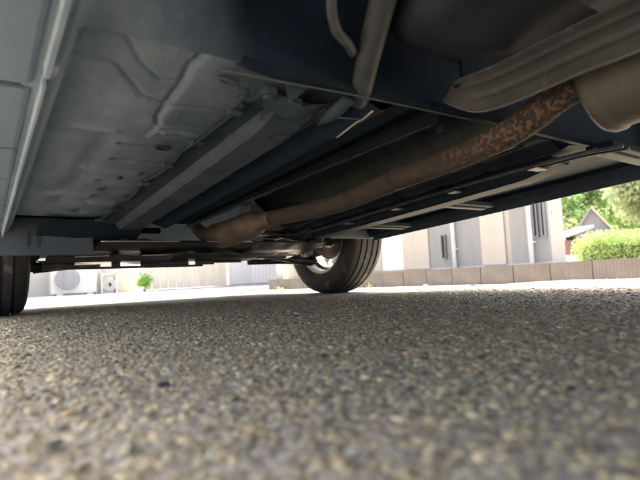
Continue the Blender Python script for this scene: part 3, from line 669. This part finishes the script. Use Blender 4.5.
# hose reel and meter box beside it
hr = empty('hose_reel', at(1.36, 8.2, -.045)); tag(hr, 'white garden hose reel with round drum beside the air conditioner', 'hose reel')
P('frame', ACW, MB().box(-.15, -.12, 0, .2, 0, .42).box(.12, .15, 0, .2, 0, .42).box(-.12, .12, .09, .11, .39, .42), hr, bevel=.006)
dr = P('drum', GRIL, MB().lathe([(0, .04), (0, .13), (.012, .14), (.02, .13), (.02, .10), (.18, .10), (.18, .13), (.20, .13), (.20, .04)], 30, 'Y'), hr); dr.location = (0, 0, .19)
bf = empty('board_fence', at(2.10, 8.45, -.045)); tag(bf, 'pale vertical board fence between leafy plant and grey shed', 'fence')
for k in range(11):
    P('board', SLATB, MB().box(k*.172, k*.172+.164, rng.uniform(-.003, .003), .02, .05, 1.5), bf)
P('rail', SLATB, MB().box(0, 1.9, .024, .06, .4, .48), bf); P('rail', SLATB, MB().box(0, 1.9, .024, .06, 1.2, 1.28), bf)
P('footing', CONC, MB().box(-.02, 1.9, -.05, .08, 0, .045), bf)
SHED = mat('blue_grey_steel_panel', (.52, .54, .53), .45, .1, (.49, .51, .50), 6, 4)
SHED2 = mat('pale_blue_grey_steel_panel', (.62, .64, .63), .45, .1, (.58, .60, .59), 6, 4)
sh_ = empty('storage_shed', at(4.02, 8.3, -.045)); tag(sh_, 'blue grey steel storage shed with two sliding doors', 'shed')
P('casing', SHED, MB().box(0, 1.25, .03, .9, .06, 1.9), sh_); P('door', SHED, MB().box(.02, .54, .0, .028, .08, 1.82), sh_); P('door', SHED2, MB().box(.545, 1.23, .005, .029, .08, 1.82), sh_)
P('base', CONC, MB().box(-.03, 1.28, -.03, .93, 0, .058), sh_); P('roof', SHED, MB().box(-.04, 1.29, -.05, .95, 1.9, 1.97), sh_)
for x in np.arange(.64, 1.2, .1): P('door_rib', SHED, MB().box(float(x), float(x)+.012, -.002, .006, .12, 1.78), sh_)
# pale paving in front of the house
v, f = [], []
for i, y in enumerate(np.linspace(5.2, 8.8, 12)):
    for j, x in enumerate(np.linspace(-9, 3.40, 14)): v.append((x, y, float(gz(x, y))+.005))
f = [(i*14+j, i*14+j+1, i*14+j+15, i*14+j+14) for i in range(11) for j in range(13)]
struct(mk('pavement', v, f, CONC, M=LOT))

# ------------------------------------------------------------------ greenery
def leaf_mat(name, c1, c2, sc=1.5):
    m = mat(name, c1, .55, 0, c2, sc, 4); n, l = m.node_tree.nodes, m.node_tree.links; b = n['Principled BSDF']
    tr = n.new('ShaderNodeBsdfTranslucent'); ms = n.new('ShaderNodeMixShader'); ms.inputs[0].default_value = .35
    l.new(b.inputs['Base Color'].links[0].from_socket, tr.inputs['Color'])
    l.new(b.outputs[0], ms.inputs[1]); l.new(tr.outputs[0], ms.inputs[2]); l.new(ms.outputs[0], n['Material Output'].inputs[0]); return m
BARK = mat('bark', (.12, .09, .07), .9, 0, (.07, .055, .04), 12, 6, .01, 30)
def leaves(cent, rad, n_, size):
    """n_ leaf quads scattered over blobs; returns verts, faces"""
    cent = np.asarray(cent); rad = np.asarray(rad); k = rng.integers(0, len(cent), n_)
    d = rng.normal(size=(n_, 3)); d /= np.linalg.norm(d, axis=1)[:, None]
    p = cent[k]+d*rad[k]*(rng.random((n_, 1))**.35)
    a = rng.normal(size=(n_, 3)); a /= np.linalg.norm(a, axis=1)[:, None]
    b_ = np.cross(a, rng.normal(size=(n_, 3))); b_ /= np.linalg.norm(b_, axis=1)[:, None]
    s = size*rng.uniform(.6, 1.3, (n_, 1))
    V = np.stack([p-a*s, p+b_*s*.5, p+a*s, p-b_*s*.5], 1).reshape(-1, 3)
    return V, np.arange(n_*4).reshape(-1, 4)
def tree(name, label, x, y, z, h_, rx, ry, rz_, m, size, n_, group):
    t = empty(name, at(x, y, z)); tag(t, label, 'tree', group)
    mb = MB().tube(smooth_path([(0, 0, -.2), (.05*h_*.1, 0, h_*.3), (-.02*h_, .02*h_, h_*.6), (0, 0, h_*.85)], 4), lerp_list([.035*h_, .028*h_, .016*h_, .006*h_], 4), 8)
    for k in range(5):
        a = rng.random()*6.28; zz = h_*(.35+.1*k); mb.tube([(0, 0, zz), (math.cos(a)*rx*.6, math.sin(a)*ry*.6, zz+h_*.15)], [.012*h_, .004*h_], 6)
    P('trunk', BARK, mb, t, smooth=True)
    cz = h_*.62; cs, rs = [], []
    for k in range(26):
        d = rng.normal(size=3); d /= np.linalg.norm(d); q = rng.random()**.4
        cs.append((d[0]*rx*q*.8, d[1]*ry*q*.8, cz+d[2]*rz_*q*.8)); r_ = rng.uniform(.22, .40); rs.append((rx*r_, ry*r_, rz_*r_*.8))
    V, F_ = leaves(cs, rs, n_, size); mk('crown', V, F_, m, t)
OLIVE = leaf_mat('olive_foliage', (.28, .32, .15), (.17, .21, .09), .8)
GREEN = leaf_mat('fresh_green_foliage', (.26, .38, .14), (.14, .24, .07), .7)
YELG = leaf_mat('yellow_green_foliage', (.31, .34, .13), (.19, .23, .07), 1.2)
HEDGE = leaf_mat('hedge_foliage', (.26, .37, .10), (.16, .25, .06), 2.5)
WEED = leaf_mat('weed_leaves', (.26, .46, .09), (.14, .28, .05), 20)
GRASSY = mat('hill_grass', (.14, .22, .07), .9, 0, (.08, .13, .04), .15, 8, .3, 1.5)
# wooded hill far behind
v, f = [], []; nh = 40
for i in range(nh):
    for j in range(14):
        y = -60+i*5.; x = 95+j*9.; t = j/13
        v.append((x, y, -.5+22*math.sin(t*math.pi/2)*(1+.25*math.sin(y*.05)+.1*math.sin(y*.17+j))))
f = [(i*14+j, i*14+j+1, i*14+j+15, i*14+j+14) for i in range(nh-1) for j in range(13)]
struct(mk('hill', v, f, GRASSY, M=LOT, smooth=True))
wood = []; wr = []
for k in range(420):
    y = rng.uniform(-30, 110); x = rng.uniform(84, 150); t = (x-95)/117
    wood.append((x, y, 1.5+22*math.sin(max(0, t)*math.pi/2)+rng.uniform(0, 2))); r_ = rng.uniform(2.2, 4.2); wr.append((r_, r_, r_*1.1))
V, F_ = leaves(wood, wr, 60000, .55); wo_ = mk('far_wood', V, F_, GREEN, M=LOT); wo_['kind'] = 'stuff'; wo_['label'] = 'far green wood covering the hill'; wo_['category'] = 'wood'
TG = 'trees beyond the yard'
tree('olive_tree', 'pale olive green tree right of the grey gabled house', 27, 7.8, 0, 7.5, 2.6, 2.6, 2.9, OLIVE, .14, 9000, TG)
tree('olive_tree', 'tall olive tree behind the hedge, left edge of the grove', 31, 4.4, 0, 8.5, 3.2, 3.2, 3.2, OLIVE, .15, 9000, TG)
tree('yellow_green_tree', 'small yellow green tree in front of the grey gabled house', 24, 10.9, 0, 3.3, .95, .95, 1.0, YELG, .08, 4200, TG)
tree('green_tree', 'fresh green tree rising behind the grey gabled house', 46, 21.5, 0, 9, 4.4, 4.4, 3.8, GREEN, .2, 9000, TG)
tree('green_tree', 'broad fresh green tree behind the gable, nearer the wooded hill', 56, 20.0, 0, 11, 5, 5, 4.6, GREEN, .24, 9000, TG)
# clipped hedge
hg = empty('hedge', at(14, 0, .08)); tag(hg, 'bright green clipped hedge in front of the trees', 'hedge')
cs, rs = [], []
for y in np.arange(-5.0, 5.55, .22):
    top = .93+.06*math.sin(y*1.7); e_ = 1 if y < 5.0 else .8
    for z in (.25, .55, top-.18):
        for x in (.2, .6): cs.append((x+rng.uniform(-.06, .06), y, z*e_)); rs.append((.26, .24, .24))
V, F_ = leaves(cs, rs, 42000, .035); P_ = mk('foliage', V, F_, HEDGE, hg)
P('stem', BARK, MB().box(.3, .5, -4.9, 5.3, 0, .6), hg)
# grey gabled house
GH = mat('lilac_grey_wall', (.23, .225, .245), .85, 0, (.20, .195, .215), 2, 5); RB = mat('red_brown_board', (.22, .11, .09), .8, 0, (.17, .085, .07), 3, 5)
PB = mat('pale_blue_roof', (.50, .58, .60), .5, .2, (.45, .52, .55), 2, 4)
gh = empty('gabled_house', at(34, 13.9, 0, R(27))); gh.scale = (1, .72, .93); tag(gh, 'grey gabled house with white eaves among the trees', 'house')
P('wall', GH, MB().add([(0,-1.25,0),(0,1.45,0),(0,1.45,2.75),(0,.1,4.35),(0,-1.25,2.75),(7,-1.25,0),(7,1.45,0),(7,1.45,2.75),(7,.1,4.35),(7,-1.25,2.75)], [(0,1,2,3,4),(5,9,8,7,6),(0,5,6,1),(1,6,7,2),(0,4,9,5)]), gh)
for s, m_2 in ((-1, CREAM), (1, GH)):
    P('roof', ROOFD, MB().add([(-.3,.1,4.42),(7.3,.1,4.42),(7.3,.1+s*1.7,2.50),(-.3,.1+s*1.7,2.50),(-.3,.1,4.52),(7.3,.1,4.52),(7.3,.1+s*1.7,2.60),(-.3,.1+s*1.7,2.60)], [(0,1,2,3),(4,7,6,5),(0,4,5,1),(2,6,7,3),(0,3,7,4),(1,5,6,2)]), gh)
    P('bargeboard', m_2, MB().add([(-.36,.1,4.50),(-.36,.1+s*1.72,2.56),(-.36,.1+s*1.72,2.36),(-.36,.1,4.28),(-.30,.1,4.50),(-.30,.1+s*1.72,2.56),(-.30,.1+s*1.72,2.36),(-.30,.1,4.28)], [(0,1,2,3),(4,7,6,5),(0,4,5,1),(1,5,6,2),(2,6,7,3),(3,7,4,0)]), gh)
P('lean_to_roof', CREAM, MB().box(-.9, 0, -1.6, 1.2, 2.25, 2.35), gh)
w_ = P('window', FRAME, MB().box(-.05, .0, -.3, .5, 1.1, 2.0), gh); P('pane', GLASS, MB().box(-.06, -.051, -.25, .45, 1.15, 1.95), w_)
rb = empty('red_brown_shed', at(22, 9.75, 0)); tag(rb, 'small red brown shed with pale blue roof beside the cream house', 'shed')
P('wall', RB, MB().box(0, 2.0, -.02, 1.6, .62, 1.32), rb); P('base_course', WHITEW, MB().box(-.02, 2.0, -.03, 1.6, 0, .618), rb)
P('roof', PB, MB().add([(-.3,-.3,1.45),(-.3,1.9,1.45),(2.3,1.9,1.95),(2.3,-.3,1.95),(-.3,-.3,1.56),(-.3,1.9,1.56),(2.3,1.9,2.06),(2.3,-.3,2.06)], [(0,1,2,3),(4,7,6,5),(0,4,5,1),(1,5,6,2),(2,6,7,3),(3,7,4,0)]), rb)
P('eaves_board', WHITEW, MB().box(-.1, -.02, -.02, 1.6, 1.322, 1.44), rb)
P('door', FRAME, MB().box(-.03, -.001, .05, .35, .63, 1.25), rb)

# weeds and the plant by the house
def weed(name, label, x, y, r, h_, n_, size, m=WEED, cat='weed', group=None):
    w_ = empty(name, at(x, y, float(gz(x, y)))); tag(w_, label, cat, group)
    mb = MB()
    tips = []
    for k in range(n_):
        a = rng.random()*6.28; q = r*rng.uniform(.3, 1); hh = h_*rng.uniform(.5, 1); tips.append((math.cos(a)*q, math.sin(a)*q, hh))
        mb.tube([(0, 0, 0), (math.cos(a)*q*.5, math.sin(a)*q*.5, hh*.6), tips[-1]], [.003, .002, .001], 5)
    P('stem', m, mb, w_)
    v, f = [], []
    for (tx, ty, tz) in tips:
        for k in range(5):
            t = rng.uniform(.4, 1); c = np.array((tx*t, ty*t, tz*t)); d = rng.normal(size=3); d[2] = abs(d[2])*.5; d /= np.linalg.norm(d); e = np.cross(d, rng.normal(size=3)); e /= np.linalg.norm(e)
            s = size*rng.uniform(.7, 1.3); i = len(v); v += [c, c+d*s*.5+e*s*.3, c+d*s, c+d*s*.5-e*s*.3]; f.append((i, i+1, i+2, i+3))
    mk('foliage', v, f, m, w_)
weed('weed', 'small bright green weed at the kerb foot beside the front tyre', 3.70, 5.55, .16, .07, 12, .045)
weed('weed', 'faint yellow green weed at the foot of the block kerb', 3.73, 3.10, .06, .07, 7, .03, YELG)
weed('leafy_plant', 'leafy green plant with drooping stems by the pale fence', 2.02, 8.15, .20, .42, 26, .10, cat='plant')
STONE = mat('grey_stone', (.34, .32, .29), .85, 0, (.22, .21, .19), 40, 6, .002, 90); DKS = mat('dark_stone', (.06, .055, .05), .85, 0, (.03, .03, .03), 40, 6)
def stone(label, x, y, r, m, zs=.75):
    bm = bmesh.new(); bmesh.ops.create_icosphere(bm, subdivisions=2, radius=r)
    for v_ in bm.verts: v_.co = Vector((v_.co.x*1.2, v_.co.y, v_.co.z*zs))*(1+rng.uniform(-.16, .16))
    me = bpy.data.meshes.new('stone'); bm.to_mesh(me); bm.free()
    tag(link('stone', me, m, None, at(x, y, float(gz(x, y))+r*zs*.6+(.006 if x > 3.42 else 0)), True), label, 'stone')
stone('round grey stone lying at the kerb foot', 3.66, 2.02, .028, STONE)
stone('dark flat clod on the gutter right of the round grey stone', 3.50, 1.22, .028, DKS, .45)
stone('small dark clod left of the round grey stone', 3.45, 2.55, .016, DKS, .5)
stone('pale flat stone by the yellow green weed', 3.70, 2.92, .022, CONC, .4)
stone('tiny white pebble on the shaded asphalt under the car', -.19, -1.08, .0035, PVC)
stone('single dark pebble on the asphalt in front of the car tyre', -.665, -1.63, .0042, DKS)
